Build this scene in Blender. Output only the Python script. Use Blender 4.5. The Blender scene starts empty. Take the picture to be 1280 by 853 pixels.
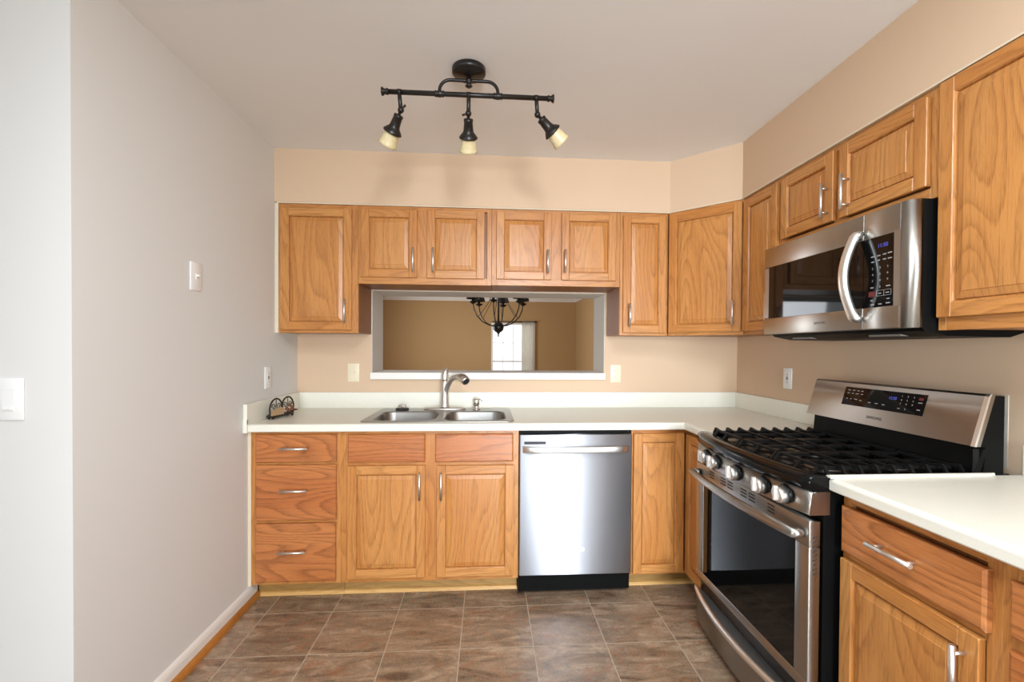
import bpy, bmesh, math, random
from mathutils import Vector, Matrix
random.seed(7)
PI = math.pi
IN = 0.0254                      # the kitchen is modular: everything below is laid out in inches
C = bpy.context.scene.collection
scene = bpy.context.scene

# ------------------------------------------------------------------ camera
def cam_axes(yaw, pitch, roll):
    Rz = Matrix.Rotation(yaw, 3, 'Z'); Rx = Matrix.Rotation(pitch, 3, 'X'); Ry = Matrix.Rotation(roll, 3, 'Y')
    return Rz @ Rx @ Ry
cd = bpy.data.cameras.new('camera'); cam = bpy.data.objects.new('camera', cd); C.objects.link(cam)
R = cam_axes(-0.0686, -0.0120, -0.0063)
r_, f_, u_ = R.col[0], R.col[1], R.col[2]
M4 = Matrix(((r_[0], u_[0], -f_[0], 47.551*IN), (r_[1], u_[1], -f_[1], -118.896*IN), (r_[2], u_[2], -f_[2], 51.239*IN), (0, 0, 0, 1)))
cam.matrix_world = M4
cd.sensor_width = 36.0; cd.lens = 576.07/1280*36.0
cd.shift_x = -9.495/1280; cd.shift_y = 16.281/1280
cd.clip_start = 0.02; cd.clip_end = 100
scene.camera = cam

# ------------------------------------------------------------------ world, lights, exposure
W = bpy.data.worlds.new('overcast'); scene.world = W; W.use_nodes = True
W.node_tree.nodes['Background'].inputs[0].default_value = (0.93, 0.96, 1.0, 1)
W.node_tree.nodes['Background'].inputs[1].default_value = 1.6
vs = scene.view_settings
vs.view_transform = 'Standard'; vs.look = 'None'; vs.gamma = 1; vs.use_curve_mapping = False
vs.exposure = 0.0
def area(name, loc, direction, sx, sy, watts, col, spread=180):
    ld = bpy.data.lights.new(name, 'AREA'); ld.shape = 'RECTANGLE'; ld.size = sx*IN; ld.size_y = sy*IN
    ld.energy = watts; ld.color = col; ld.spread = math.radians(spread)
    o = bpy.data.objects.new(name, ld); C.objects.link(o)
    o.location = Vector(loc)*IN
    o.rotation_euler = Vector(direction).to_track_quat('-Z', 'Z' if abs(direction[2]) < .9 else 'Y').to_euler()
    return o
# daylight through the patio door behind the camera, the breakfast-nook window at the left, and the living-room windows
DAY = (0.79, 0.865, 0.93)
area('daylight_patio', (80, -318, 42), (-0.01, 1, -0.05), 56, 78, 56, DAY, 54)
area('daylight_nook', (-76, -205, 48), (190, 150, 10), 60, 60, 13, DAY, 56)
area('fill_overhead', (60, -108, 94.5), (0, 0, -1), 48, 18, 37, DAY)  # unseen fill added overhead to brighten left wall, floor and counters; no real fixture
ld = bpy.data.lights.new('fill_point', 'POINT'); ld.energy = 43; ld.shadow_soft_size = .12; ld.color = DAY  # added point fill behind the camera, mainly to lift the ceiling; no lamp there
lo = bpy.data.objects.new('fill_point', ld); C.objects.link(lo); lo.location = Vector((57, -125, 86))*IN
area('daylight_living', (-36, 150, 50), (1, 0.15, 0), 70, 60, 75, (0.9, 0.95, 1))

# ------------------------------------------------------------------ materials
def mat(name, col, rough=.5, metal=0, spec=.5, **kw):
    m = bpy.data.materials.new(name); m.use_nodes = True
    b = m.node_tree.nodes['Principled BSDF']
    b.inputs['Base Color'].default_value = (*col, 1); b.inputs['Roughness'].default_value = rough
    b.inputs['Metallic'].default_value = metal; b.inputs['Specular IOR Level'].default_value = spec
    for k, v in kw.items(): b.inputs[k.replace('_', ' ')].default_value = v
    return m
def S(r, g, b):
    f = lambda c: (c/255/12.92 if c/255 <= .04045 else ((c/255+.055)/1.055)**2.4)
    return (f(r), f(g), f(b))
class NT:
    def __init__(s, m): s.t = m.node_tree; s.b = s.t.nodes['Principled BSDF']
    def n(s, typ, **kw):
        o = s.t.nodes.new(typ)
        for k, v in kw.items(): setattr(o, k, v)
        return o
    def l(s, a, b): s.t.links.new(a, b)
    def math(s, op, a, b=None):
        o = s.n('ShaderNodeMath', operation=op)
        for i, v in enumerate((a, b)):
            if v is None: continue
            if isinstance(v, (int, float)): o.inputs[i].default_value = v
            else: s.l(v, o.inputs[i])
        return o.outputs[0]
    def ramp(s, x, stops, interp='LINEAR'):
        o = s.n('ShaderNodeValToRGB'); o.color_ramp.interpolation = interp
        e = o.color_ramp.elements
        while len(e) < len(stops): e.new(.5)
        for i, (p, c) in enumerate(stops): e[i].position = p; e[i].color = (*c, 1) if len(c) == 3 else c
        s.l(x, o.inputs[0]); return o.outputs[0]
    def mix(s, fac, a, b, typ='MIX'):
        o = s.n('ShaderNodeMix', data_type='RGBA', blend_type=typ)
        for i, v in ((0, fac), (6, a), (7, b)):
            if isinstance(v, (int, float)): o.inputs[i].default_value = v
            elif isinstance(v, tuple): o.inputs[i].default_value = (*v, 1)
            else: s.l(v, o.inputs[i])
        return o.outputs[2]
    def comb(s, x, y, z=0.0):
        o = s.n('ShaderNodeCombineXYZ')
        for i, v in enumerate((x, y, z)):
            if isinstance(v, (int, float)): o.inputs[i].default_value = v
            else: s.l(v, o.inputs[i])
        return o.outputs[0]
    def noise(s, vec, scale=1, detail=2, rough=.5, dist=0):
        o = s.n('ShaderNodeTexNoise'); s.l(vec, o.inputs['Vector'])
        o.inputs['Scale'].default_value = scale; o.inputs['Detail'].default_value = detail
        o.inputs['Roughness'].default_value = rough; o.inputs['Distortion'].default_value = dist
        return o.outputs[0]
    def bump(s, h, strength=.2, dist=.001):
        o = s.n('ShaderNodeBump'); o.inputs['Strength'].default_value = strength; o.inputs['Distance'].default_value = dist
        s.l(h, o.inputs['Height']); s.l(o.outputs[0], s.b.inputs['Normal'])

def wood(name, light, mid, dark, rough=.34, rings=15.0, gs=.27):
    m = mat(name, mid, rough); t = NT(m)
    uv = t.n('ShaderNodeUVMap'); sp = t.n('ShaderNodeSeparateXYZ'); t.l(uv.outputs[0], sp.inputs[0])
    u, v = sp.outputs[0], sp.outputs[1]
    wob = t.noise(t.comb(t.math('MULTIPLY', u, .35), t.math('MULTIPLY', v, 1.6)), 1, 2, .5)
    big = t.noise(t.comb(t.math('MULTIPLY', u, .028), t.math('MULTIPLY', v, .15)), 1, .6, .4, .1)
    ph = t.math('FRACT', t.math('ADD', t.math('MULTIPLY', big, rings), t.math('MULTIPLY', wob, .35)))
    ring = t.ramp(ph, [(0, (.85, .85, .85)), (.14, (.5, .5, .5)), (.5, (.1, .1, .1)), (.86, (.0, .0, .0)), (1, (.85, .85, .85))])
    pore = t.noise(t.comb(t.math('MULTIPLY', u, .55), t.math('MULTIPLY', v, 13)), 1, 3, .65)
    porem = t.ramp(pore, [(.44, (0, 0, 0)), (.68, (1, 1, 1))])
    streak = t.noise(t.comb(t.math('MULTIPLY', u, .10), t.math('MULTIPLY', v, 3.2)), 1, 3, .6)
    tone = t.noise(t.comb(t.math('MULTIPLY', u, .012), t.math('MULTIPLY', v, .12)), 1, 2, .5)
    base = t.mix(t.ramp(tone, [(.32, (0, 0, 0)), (.68, (1, 1, 1))]), mid, light)
    c = t.mix(t.math('MULTIPLY', ring, t.math('ADD', gs, t.math('MULTIPLY', porem, .5))), base, dark)
    c = t.mix(t.math('MULTIPLY', porem, .20), c, dark)
    c = t.mix(t.ramp(streak, [(.5, (0, 0, 0)), (.75, (.36, .36, .36))]), c, dark)
    t.l(c, t.b.inputs['Base Color'])
    t.l(t.math('ADD', rough-.05, t.math('MULTIPLY', porem, .14)), t.b.inputs['Roughness'])
    t.bump(porem, .12, .0006)
    return m
def plaster(name, col, rough=.75):
    m = mat(name, col, rough, spec=.3); t = NT(m)
    g = t.n('ShaderNodeNewGeometry')
    t.bump(t.noise(g.outputs['Position'], 160, 3, .6), .06, .0008)
    return m
def brushed(name, col, rough=.4, aniso=.9):
    """horizontally brushed sheet: reflections smear vertically"""
    m = mat(name, col, rough, 1.0); t = NT(m)
    g = t.n('ShaderNodeTexCoord'); sp_ = t.n('ShaderNodeSeparateXYZ'); t.l(g.outputs['Object'], sp_.inputs[0])
    n = t.noise(t.comb(0.0, 0.0, t.math('MULTIPLY', sp_.outputs[2], 2600.0)), 1, 2, .6)
    t.l(t.math('ADD', rough-.03, t.math('MULTIPLY', n, .06)), t.b.inputs['Roughness'])
    t.b.inputs['Anisotropic'].default_value = aniso; t.b.inputs['Anisotropic Rotation'].default_value = .25
    tg = t.n('ShaderNodeTangent', direction_type='RADIAL', axis='Z'); t.l(tg.outputs[0], t.b.inputs['Tangent'])
    return m

OAK = wood('honey_oak', S(206, 146, 82), S(193, 126, 62), S(112, 58, 20))
OAKD = wood('oak_drawer_front', S(200, 130, 74), S(186, 110, 58), S(98, 46, 20), .34, 19.0, .42)
VEN = wood('veneer_side', S(160, 104, 58), S(146, 90, 48), S(110, 62, 30), .42)
KICK = wood('oak_toe_board', S(182, 142, 80), S(166, 126, 66), S(120, 84, 40), .5)
SHOE = wood('oak_shoe_moulding', S(222, 180, 112), S(212, 166, 98), S(170, 116, 56), .4)
SHOEO = wood('stained_shoe_moulding', S(196, 136, 66), S(178, 114, 48), S(130, 74, 26), .4)
TAN = plaster('tan_paint', S(213, 185, 156))
TANF = plaster('deep_tan_paint', S(184, 150, 104))
GREY = plaster('pale_grey_paint', S(223, 222, 219))
CEIL = plaster('ceiling_paint', S(244, 244, 243))
WHITE = mat('white_trim_paint', S(236, 233, 226), .42)
CREAM = mat('cream_caulk', S(222, 208, 182), .6)
LAM = mat('white_laminate', S(234, 232, 218), .33); _t = NT(LAM)
_g = _t.n('ShaderNodeNewGeometry')
_t.l(_t.mix(_t.ramp(_t.noise(_g.outputs['Position'], 420, 2, .6), [(.4, (0, 0, 0)), (.7, (1, 1, 1))]), S(236, 234, 221), S(226, 223, 208)), _t.b.inputs['Base Color'])
PLATEW = mat('white_plastic', S(240, 240, 238), .35)
PLATEA = mat('almond_plastic', S(232, 220, 190), .38)
SLOT = mat('slot_dark', S(40, 36, 32), .6)
SS = brushed('stainless_steel', S(190, 193, 200), .50, .92)
SSR = brushed('stainless_appliance', S(168, 164, 158), .36, .85)
SINKM = mat('stainless_sink', S(158, 156, 152), .36, 1)
NICK = mat('brushed_nickel', S(222, 216, 208), .42, 1)
CHR = mat('satin_handle', S(232, 230, 226), .38, 1)
BLK = mat('black_enamel', (.004, .004, .004), .14, 0, .22)
BLKM = mat('black_sheet_metal', (.004, .004, .004), .45, 0, .08)
IRON = mat('cast_iron', (.006, .006, .006), .42, 0, .18)
GLASSB = mat('black_glass', (.004, .004, .004), .04, 0, .3)
BRONZE = mat('oil_rubbed_bronze', (.012, .009, .007), .36, 0, .4)
LEDB = mat('blue_led', (.02, .03, .2), .5); LEDB.node_tree.nodes['Principled BSDF'].inputs['Emission Color'].default_value = (.16, .2, 1, 1); LEDB.node_tree.nodes['Principled BSDF'].inputs['Emission Strength'].default_value = .4
INK = mat('white_print', S(150, 150, 150), .5)
INKR = mat('red_print', S(96, 30, 28), .5)
INKG = mat('grey_logo_print', S(92, 86, 80), .5)
SHADE = mat('cream_glass', S(240, 226, 178), .35); _b = SHADE.node_tree.nodes['Principled BSDF']
_b.inputs['Transmission Weight'].default_value = .25; _b.inputs['Subsurface Weight'].default_value = .0
_t = NT(SHADE); _g = _t.n('ShaderNodeNewGeometry')
_t.l(_t.mix(_t.noise(_g.outputs['Position'], 60, 3, .6), S(246, 236, 200), S(226, 200, 138)), _t.b.inputs['Base Color'])
BULB = mat('frosted_bulb', S(245, 242, 232), .4)
SILI = mat('silicone_white', S(232, 230, 215), .45)
CURT = mat('sheer_curtain', S(246, 242, 234), .9); _t = NT(CURT); _tr = _t.n('ShaderNodeBsdfTranslucent'); _tr.inputs[0].default_value = (*S(250, 247, 240), 1)
_mx = _t.n('ShaderNodeMixShader'); _mx.inputs[0].default_value = .65; _t.l(_t.b.outputs[0], _mx.inputs[1]); _t.l(_tr.outputs[0], _mx.inputs[2]); _t.l(_mx.outputs[0], _t.t.nodes['Material Output'].inputs[0])
LEAF = mat('tan_resin', S(172, 140, 104), .5)
RUST = mat('dark_wire', S(48, 38, 30), .5, .4)
TIPS = mat('rusty_wire', S(112, 66, 46), .6)
RUB = mat('black_rubber', (.02, .02, .02), .6)
LENS = mat('frosted_lens', S(120, 114, 104), .5)
SHADB = mat('dark_lamp_shade', (.012, .010, .009), .7)

FLOORM = mat('slate_look_tile', S(140, 116, 92), .3); t = NT(FLOORM)
g = t.n('ShaderNodeNewGeometry'); vm = t.n('ShaderNodeVectorMath', operation='SCALE'); t.l(g.outputs['Position'], vm.inputs[0]); vm.inputs['Scale'].default_value = 1/IN
sp = t.n('ShaderNodeSeparateXYZ'); t.l(vm.outputs[0], sp.inputs[0])
TS = 12.6
gx = t.math('DIVIDE', t.math('SUBTRACT', sp.outputs[0], 5.2), TS); gy = t.math('DIVIDE', t.math('ADD', sp.outputs[1], 28.05), TS)
fx, fy = t.math('FRACT', gx), t.math('FRACT', gy)
ix, iy = t.math('FLOOR', gx), t.math('FLOOR', gy)
wn = t.n('ShaderNodeTexWhiteNoise', noise_dimensions='2D'); t.l(t.comb(ix, iy), wn.inputs['Vector'])
rnd = wn.outputs['Value']
off = t.comb(t.math('MULTIPLY', rnd, 37.0), t.math('MULTIPLY', rnd, 91.0), t.math('MULTIPLY', rnd, 53.0))
va = t.n('ShaderNodeVectorMath', operation='ADD'); t.l(vm.outputs[0], va.inputs[0]); t.l(off, va.inputs[1])
mp = t.n('ShaderNodeMapping'); t.l(va.outputs[0], mp.inputs[0]); mp.inputs['Rotation'].default_value = (0, 0, .7); mp.inputs['Scale'].default_value = (.10, .34, 1)
n1 = t.noise(mp.outputs[0], 1.0, 6, .62, 1.2)
n2 = t.noise(va.outputs[0], .55, 5, .65, .6)
n3 = t.noise(va.outputs[0], 2.6, 4, .7, .3)
c = t.ramp(n1, [(.32, S(92, 74, 60)), (.44, S(138, 116, 94)), (.55, S(164, 140, 116)), (.68, S(194, 172, 146))])
c = t.mix(t.ramp(n2, [(.50, (0, 0, 0)), (.64, (.65, .65, .65))]), c, S(120, 112, 98))
n4 = t.noise(va.outputs[0], .38, 4, .6, .8)
c = t.mix(t.ramp(n4, [(.54, (0, 0, 0)), (.68, (.55, .55, .55))]), c, S(158, 104, 70))
c = t.mix(t.ramp(n3, [(.52, (0, 0, 0)), (.70, (.6, .6, .6))]), c, S(76, 60, 48))
c = t.mix(t.math('MULTIPLY', rnd, .25), c, S(150, 118, 92))
gw = .0115
edge = t.math('MAXIMUM', t.math('MAXIMUM', t.math('LESS_THAN', fx, gw), t.math('GREATER_THAN', fx, 1-gw*.2)), t.math('MAXIMUM', t.math('LESS_THAN', fy, gw), t.math('GREATER_THAN', fy, 1-gw*.2)))
c = t.mix(edge, c, S(186, 170, 148))
t.l(c, t.b.inputs['Base Color'])
t.l(t.math('ADD', .20, t.math('ADD', t.math('MULTIPLY', n3, .16), t.math('MULTIPLY', edge, .3))), t.b.inputs['Roughness'])
t.bump(t.math('SUBTRACT', t.math('MULTIPLY', n2, .5), edge), .25, .0015)

# ------------------------------------------------------------------ mesh helpers (inches)
def rrect(x0, x1, y0, y1, r, n=5):
    P = []
    for cx, cy, a in ((x1-r, y1-r, 0), (x0+r, y1-r, PI/2), (x0+r, y0+r, PI), (x1-r, y0+r, 1.5*PI)):
        for k in range(n+1):
            P.append((cx+r*math.cos(a+k*PI/2/n), cy+r*math.sin(a+k*PI/2/n)))
    return P
def arc(cx, cy, r, a0, a1, n):
    return [(cx+r*math.cos(a0+(a1-a0)*k/n), cy+r*math.sin(a0+(a1-a0)*k/n)) for k in range(n+1)]

class MB:
    def __init__(s): s.V = []; s.F = []; s.UV = []; s.S = []
    def face(s, idx, smooth=False, uv=None):
        s.F.append(idx); s.S.append(smooth); s.UV.append(uv or [(0, 0)]*len(idx))
    def box(s, x0, x1, y0, y1, z0, z1, bev=0, g=None, seg=1):
        x0, x1 = min(x0, x1), max(x0, x1); y0, y1 = min(y0, y1), max(y0, y1); z0, z1 = min(z0, z1), max(z0, z1)
        b = bmesh.new()
        vs_ = [b.verts.new((x, y, z)) for x in (x0, x1) for y in (y0, y1) for z in (z0, z1)]
        for f in ((0, 1, 3, 2), (4, 6, 7, 5), (0, 4, 5, 1), (2, 3, 7, 6), (0, 2, 6, 4), (1, 5, 7, 3)): b.faces.new([vs_[i] for i in f])
        if bev: bmesh.ops.bevel(b, geom=list(b.edges), offset=bev, segments=seg, affect='EDGES', profile=.5)
        s.add_bm(b, g, seg > 1)
        return s
    def add_bm(s, b, g=None, smooth=False):
        b.normal_update(); b.verts.index_update()
        o = len(s.V); s.V += [tuple(v.co) for v in b.verts]
        du, dv = random.uniform(0, 400), random.uniform(0, 400)
        for f in b.faces:
            n = f.normal; ax = max(range(3), key=lambda i: abs(n[i]))
            uv = []
            for v in f.verts:
                gi = 'xyz'.index(g) if g else 0
                rest = [i for i in range(3) if i != gi]
                if ax == gi: uv.append((du+v.co[rest[0]]*.3, dv+v.co[rest[1]]))
                else:
                    o2 = [i for i in rest if i != ax][0]
                    uv.append((du+v.co[gi], dv+v.co[o2]+ax*7.3))
            s.face([o+v.index for v in f.verts], smooth, uv)
        b.free()
    def loft(s, loops, cap0=True, cap1=True, smooth=True, closed=True, g=None):
        o = len(s.V); n = len(loops[0])
        du, dv = random.uniform(0, 400), random.uniform(0, 400)
        for L in loops: s.V += [tuple(p) for p in L]
        uvp = lambda i: (du+s.V[i]['xyz'.index(g)], dv+s.V[i][[k for k in range(3) if k != 'xyz'.index(g)][0]]+s.V[i][[k for k in range(3) if k != 'xyz'.index(g)][1]]) if g else (0, 0)
        for i in range(len(loops)-1):
            for k in range(n if closed else n-1):
                a = o+i*n+k; b_ = o+i*n+(k+1) % n
                q = [a, b_, b_+n, a+n]; s.face(q, smooth, [uvp(j) for j in q])
        if cap0: q = [o+k for k in range(n)][::-1]; s.face(q, False, [uvp(j) for j in q])
        if cap1: q = [o+(len(loops)-1)*n+k for k in range(n)]; s.face(q, False, [uvp(j) for j in q])
        return s
    def tube(s, pts, r, n=10, caps=True, smooth=True, up=None, ry=None):
        P = [Vector(p) for p in pts]; m = len(P)
        rs = r if isinstance(r, (list, tuple)) else [r]*m
        T = [(P[min(i+1, m-1)]-P[max(i-1, 0)]).normalized() for i in range(m)]
        u = Vector(up) if up else (Vector((0, 0, 1)) if abs(T[0].z) < .9 else Vector((1, 0, 0)))
        loops = []
        for i in range(m):
            u = (u-T[i]*u.dot(T[i]))
            u = u.normalized(); w = T[i].cross(u)
            a0 = PI/n if n == 4 else 0
            k2 = ry if ry else 1
            loops.append([P[i]+u*rs[i]*math.cos(a0+2*PI*k/n)+w*rs[i]*k2*math.sin(a0+2*PI*k/n) for k in range(n)])
        return s.loft(loops, caps, caps, smooth)
    def lathe(s, prof, c=(0, 0, 0), axis=(0, 0, 1), n=28, cap0=True, cap1=True):
        q = Vector((0, 0, 1)).rotation_difference(Vector(axis).normalized()); c = Vector(c)
        loops = [[c+q @ Vector((max(r, .001)*math.cos(2*PI*k/n), max(r, .001)*math.sin(2*PI*k/n), z)) for k in range(n)] for r, z in prof]
        return s.loft(loops, cap0, cap1)
    def prism(s, poly, a0, a1, axis='z', smooth=False, g=None):
        f = {'z': lambda p, a: (p[0], p[1], a), 'y': lambda p, a: (p[0], a, p[1]), 'x': lambda p, a: (a, p[0], p[1])}[axis]
        return s.loft([[f(p, a0) for p in poly], [f(p, a1) for p in poly]], True, True, smooth, True, g)
    def sphere(s, c, r, n=16):
        return s.lathe([(r*math.sin(PI*k/8), -r*math.cos(PI*k/8)) for k in range(9)], c, (0, 0, 1), n, False, False)
    def obj(s, name, m, parent=None, bevel=0):
        me = bpy.data.meshes.new(name)
        me.from_pydata([(x*IN, y*IN, z*IN) for x, y, z in s.V], [], s.F)
        uvl = me.uv_layers.new(name='UVMap')
        flat = [c for uv in s.UV for p in uv for c in p]
        uvl.data.foreach_set('uv', flat)
        me.polygons.foreach_set('use_smooth', s.S)
        me.materials.append(m)
        b = bmesh.new(); b.from_mesh(me); bmesh.ops.recalc_face_normals(b, faces=list(b.faces)); b.to_mesh(me); b.free()
        me.update()
        o = bpy.data.objects.new(name, me); C.objects.link(o)
        if parent is not None: o.parent = parent
        return o
def empty(name, loc=(0, 0, 0), rz=0):
    o = bpy.data.objects.new(name, None); C.objects.link(o); o.location = Vector(loc)*IN; o.rotation_euler = (0, 0, rz); o.empty_display_size = .05
    return o
def tag(o, label=None, cat=None, group=None, kind=None):
    for k, v in (('label', label), ('category', cat), ('group', group), ('kind', kind)):
        if v: o[k] = v
    return o
def st(mb, name, m): return tag(mb.obj(name, m), kind='structure')
def copy_tree(o, parent=None):
    c_ = o.copy(); C.objects.link(c_); c_.parent = parent
    for ch in list(o.children): copy_tree(ch, c_)
    return c_
def text(name, s_, size, m, parent, loc, rot, ext=.01, align='CENTER'):
    cu = bpy.data.curves.new(name, 'FONT'); cu.body = s_; cu.size = size*IN; cu.align_x = align; cu.align_y = 'CENTER'; cu.extrude = ext*IN; cu.resolution_u = 3
    to = bpy.data.objects.new(name, cu); C.objects.link(to)
    dg = bpy.context.evaluated_depsgraph_get(); dg.update()
    me = bpy.data.meshes.new_from_object(to.evaluated_get(dg))
    bpy.data.objects.remove(to); me.name = name; me.materials.clear(); me.materials.append(m)
    o = bpy.data.objects.new(name, me); C.objects.link(o); o.parent = parent
    o.location = Vector(loc)*IN; o.rotation_euler = rot
    return o
UP90 = (PI/2, 0, 0)          # text standing on a face that looks towards local -Y

# ------------------------------------------------------------------ room shell
CZ = 95.45; WX = 114.0
OX0, OX1, OZ0, OZ1, OD = 18.2, 78.0, 43.4, 65.75, 12.0
st(MB().box(-84, 128, -324, 14, -2, 0), 'floor', FLOORM)
st(MB().box(-46, 128, 14, 282, -2, 0), 'floor_living', mat('living_floor', S(150, 112, 74), .4))
st(MB().box(-84, 128, -324, 282, CZ, CZ+3), 'ceiling', CEIL)
m = MB(); m.box(-46, OX0, 0, OD, 0, CZ); m.box(OX1, 128, 0, OD, 0, CZ); m.box(OX0, OX1, 0, OD, 0, OZ0); m.box(OX0, OX1, 0, OD, OZ1, CZ)
st(m, 'wall_back', TAN)
st(MB().box(-4.6, 0, -58, 0, 0, CZ), 'wall_left', GREY)
st(MB().box(-80, 0, -62.7, -58, 0, CZ), 'wall_entry', GREY)
st(MB().box(WX, WX+4, -324, 0, 0, CZ), 'wall_right', TAN)
m = MB(); m.box(-84, 46, -324, -320, 0, CZ); m.box(110, 118, -324, -320, 0, CZ); m.box(46, 110, -324, -320, 82, CZ)
st(m, 'wall_front', GREY)
m = MB(); m.box(-84, -80, -324, -268, 0, CZ); m.box(-84, -80, -192, -58, 0, CZ); m.box(-84, -80, -268, -192, 0, 16); m.box(-84, -80, -268, -192, 80, CZ)
st(m, 'wall_nook', GREY)
m = MB(); m.box(46, 48, -323, -319, 0, 82); m.box(108, 110, -323, -319, 0, 82); m.box(48, 108, -323, -319, 80, 82); m.box(77, 79, -322.5, -321, 0, 80)
st(m, 'door_1', WHITE)
# living room seen through the opening
m = MB(); m.box(-46, 51, 276, 280, 0, CZ); m.box(88, 128, 276, 280, 0, CZ); m.box(51, 88, 276, 280, 73, CZ); m.box(51, 88, 276, 280, 0, 12)
st(m, 'wall_living', TANF)
st(MB().box(123.4, 128, OD, 276, 0, CZ), 'wall_living_right', TANF)
m = MB(); m.box(-46, -41, OD, 110, 0, CZ); m.box(-46, -41, 190, 276, 0, CZ); m.box(-46, -41, 110, 190, 82, CZ); m.box(-46, -41, 110, 190, 0, 18)
st(m, 'wall_living_left', TANF)
prof = [(0, 0), (3.4, 0), (3.4, -.5), (2.6, -1.2), (1.6, -2.6), (.7, -3.3), (.7, -4), (0, -4)]
m = MB(); m.prism([(276-a, CZ+b) for a, b in prof], -41, 123.4, 'x')
m.prism([(123.4-a, CZ+b) for a, b in prof], OD, 276, 'y'); m.prism([(-41+a, CZ+b) for a, b in prof], OD, 276, 'y')
st(m, 'trim_crown', WHITE)
# opening: plaster liner, header and sill
m = MB(); m.box(OX0, OX0+.12, .1, OD+.05, OZ0, OZ1); m.box(OX1-.12, OX1, .1, OD+.05, OZ0, OZ1); m.box(OX0, OX1, .1, OD+.05, OZ1-.12, OZ1)
st(m, 'trim_opening', plaster('opening_paint', S(222, 216, 206)))
m = MB(); m.box(OX0-.15, OX1+.1, -1.2, OD+.4, 43.25, 45.0, .12)
st(m, 'trim_sill', WHITE)
# soffit
soff = [(0, 0), (0, -12.52), (90.2, -12.52), (101.48, -23.8), (101.48, -120), (WX, -120), (WX, 0)]
st(MB().prism(soff, 83.65, CZ), 'wall_soffit', TAN)
tr = [(0.4, -11.5), (0.4, -12.42), (90.15, -12.42), (101.38, -23.75), (101.38, -100), (102.4, -100), (102.4, -23.4), (90.5, -11.5)]
st(MB().prism(tr, 83.4, 83.64), 'trim_caulk', CREAM)
st(MB().box(0, .75, -12.3, -.2, 54.4, 83.4).box(0, .6, -23.9, -20.5, 3.3, 34.4), 'trim_filler', CREAM)
st(MB().box(113.93, 114, -64.5, -63.8, 36.3, 45.6), 'trim_patch', mat('bare_plaster', S(206, 198, 184), .8))
# baseboard with stained shoe moulding
m = MB(); m.prism([(0, 0), (.55, 0), (.55, 2.3), (.4, 2.8), (.15, 3.1), (0, 3.1)], -62.7, -21.2, 'y'); st(m, 'baseboard_left', WHITE)
m = MB(); m.prism([(.55, 0), (1.25, 0)]+arc(.55, 0, .7, 0, PI/2, 6)[1:], -62.7, -21.2, 'y', g='y')
m.V = [(x if z < .01 else x, y, z*1.6) for x, y, z in m.V]
st(m, 'trim_shoe', SHOEO)
m = MB(); m.prism([(-62.7, 0), (-63.25, 0), (-63.25, 2.4), (-62.9, 3.1), (-62.7, 3.1)], -80, .3, 'x'); st(m, 'baseboard_entry', WHITE)

# window, curtain, chandelier in the living room
m = MB()
m.box(50.4, 52, 275, 279, 12, 73, .1); m.box(86, 88, 275, 279, 12, 73, .1); m.box(52, 86, 275.4, 279, 71.4, 73, .1); m.box(52, 86, 275, 279, 12, 14)
m.box(52, 86, 276.5, 278, 39.4, 40.7)
for x in (60.5, 69.2, 77.8): m.box(x-.27, x+.27, 277, 277.4, 14, 71.4)
for z in (26.5, 56): m.box(52, 86, 277, 277.4, z-.27, z+.27)
w = st(m, 'window_1', WHITE)
pm = mat('window_pane', (1, 1, 1), .0, 0, .3); pm.node_tree.nodes['Principled BSDF'].inputs['Transmission Weight'].default_value = 1; pm.node_tree.nodes['Principled BSDF'].inputs['IOR'].default_value = 1.02
MB().box(52, 86, 277.45, 277.55, 14, 71.4).obj('pane', pm, w)
cur = empty('sheer_curtain', (80, 273.4, 10))
L0 = []
for z in (2, 60, 64.6):
    L0.append([((76.2+10.6*k/48)-80, .8*math.sin(k*1.15)*(.8 if z > 60 else 1.0), z) for k in range(49)]+[((76.2+10.6*k/48)-80, .12+.8*math.sin(k*1.15)*(.8 if z > 60 else 1.0), z) for k in range(48, -1, -1)])
MB().loft(L0).obj('panel', CURT, cur)
MB().tube([(-29, -.1, 64), (8, -.1, 64)], .4, 10).sphere((8.4, -.1, 64), .9).obj('curtain_rod', BRONZE, cur)
tag(cur, 'white sheer curtain hanging at the right of the bright living room window', 'curtain')

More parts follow.
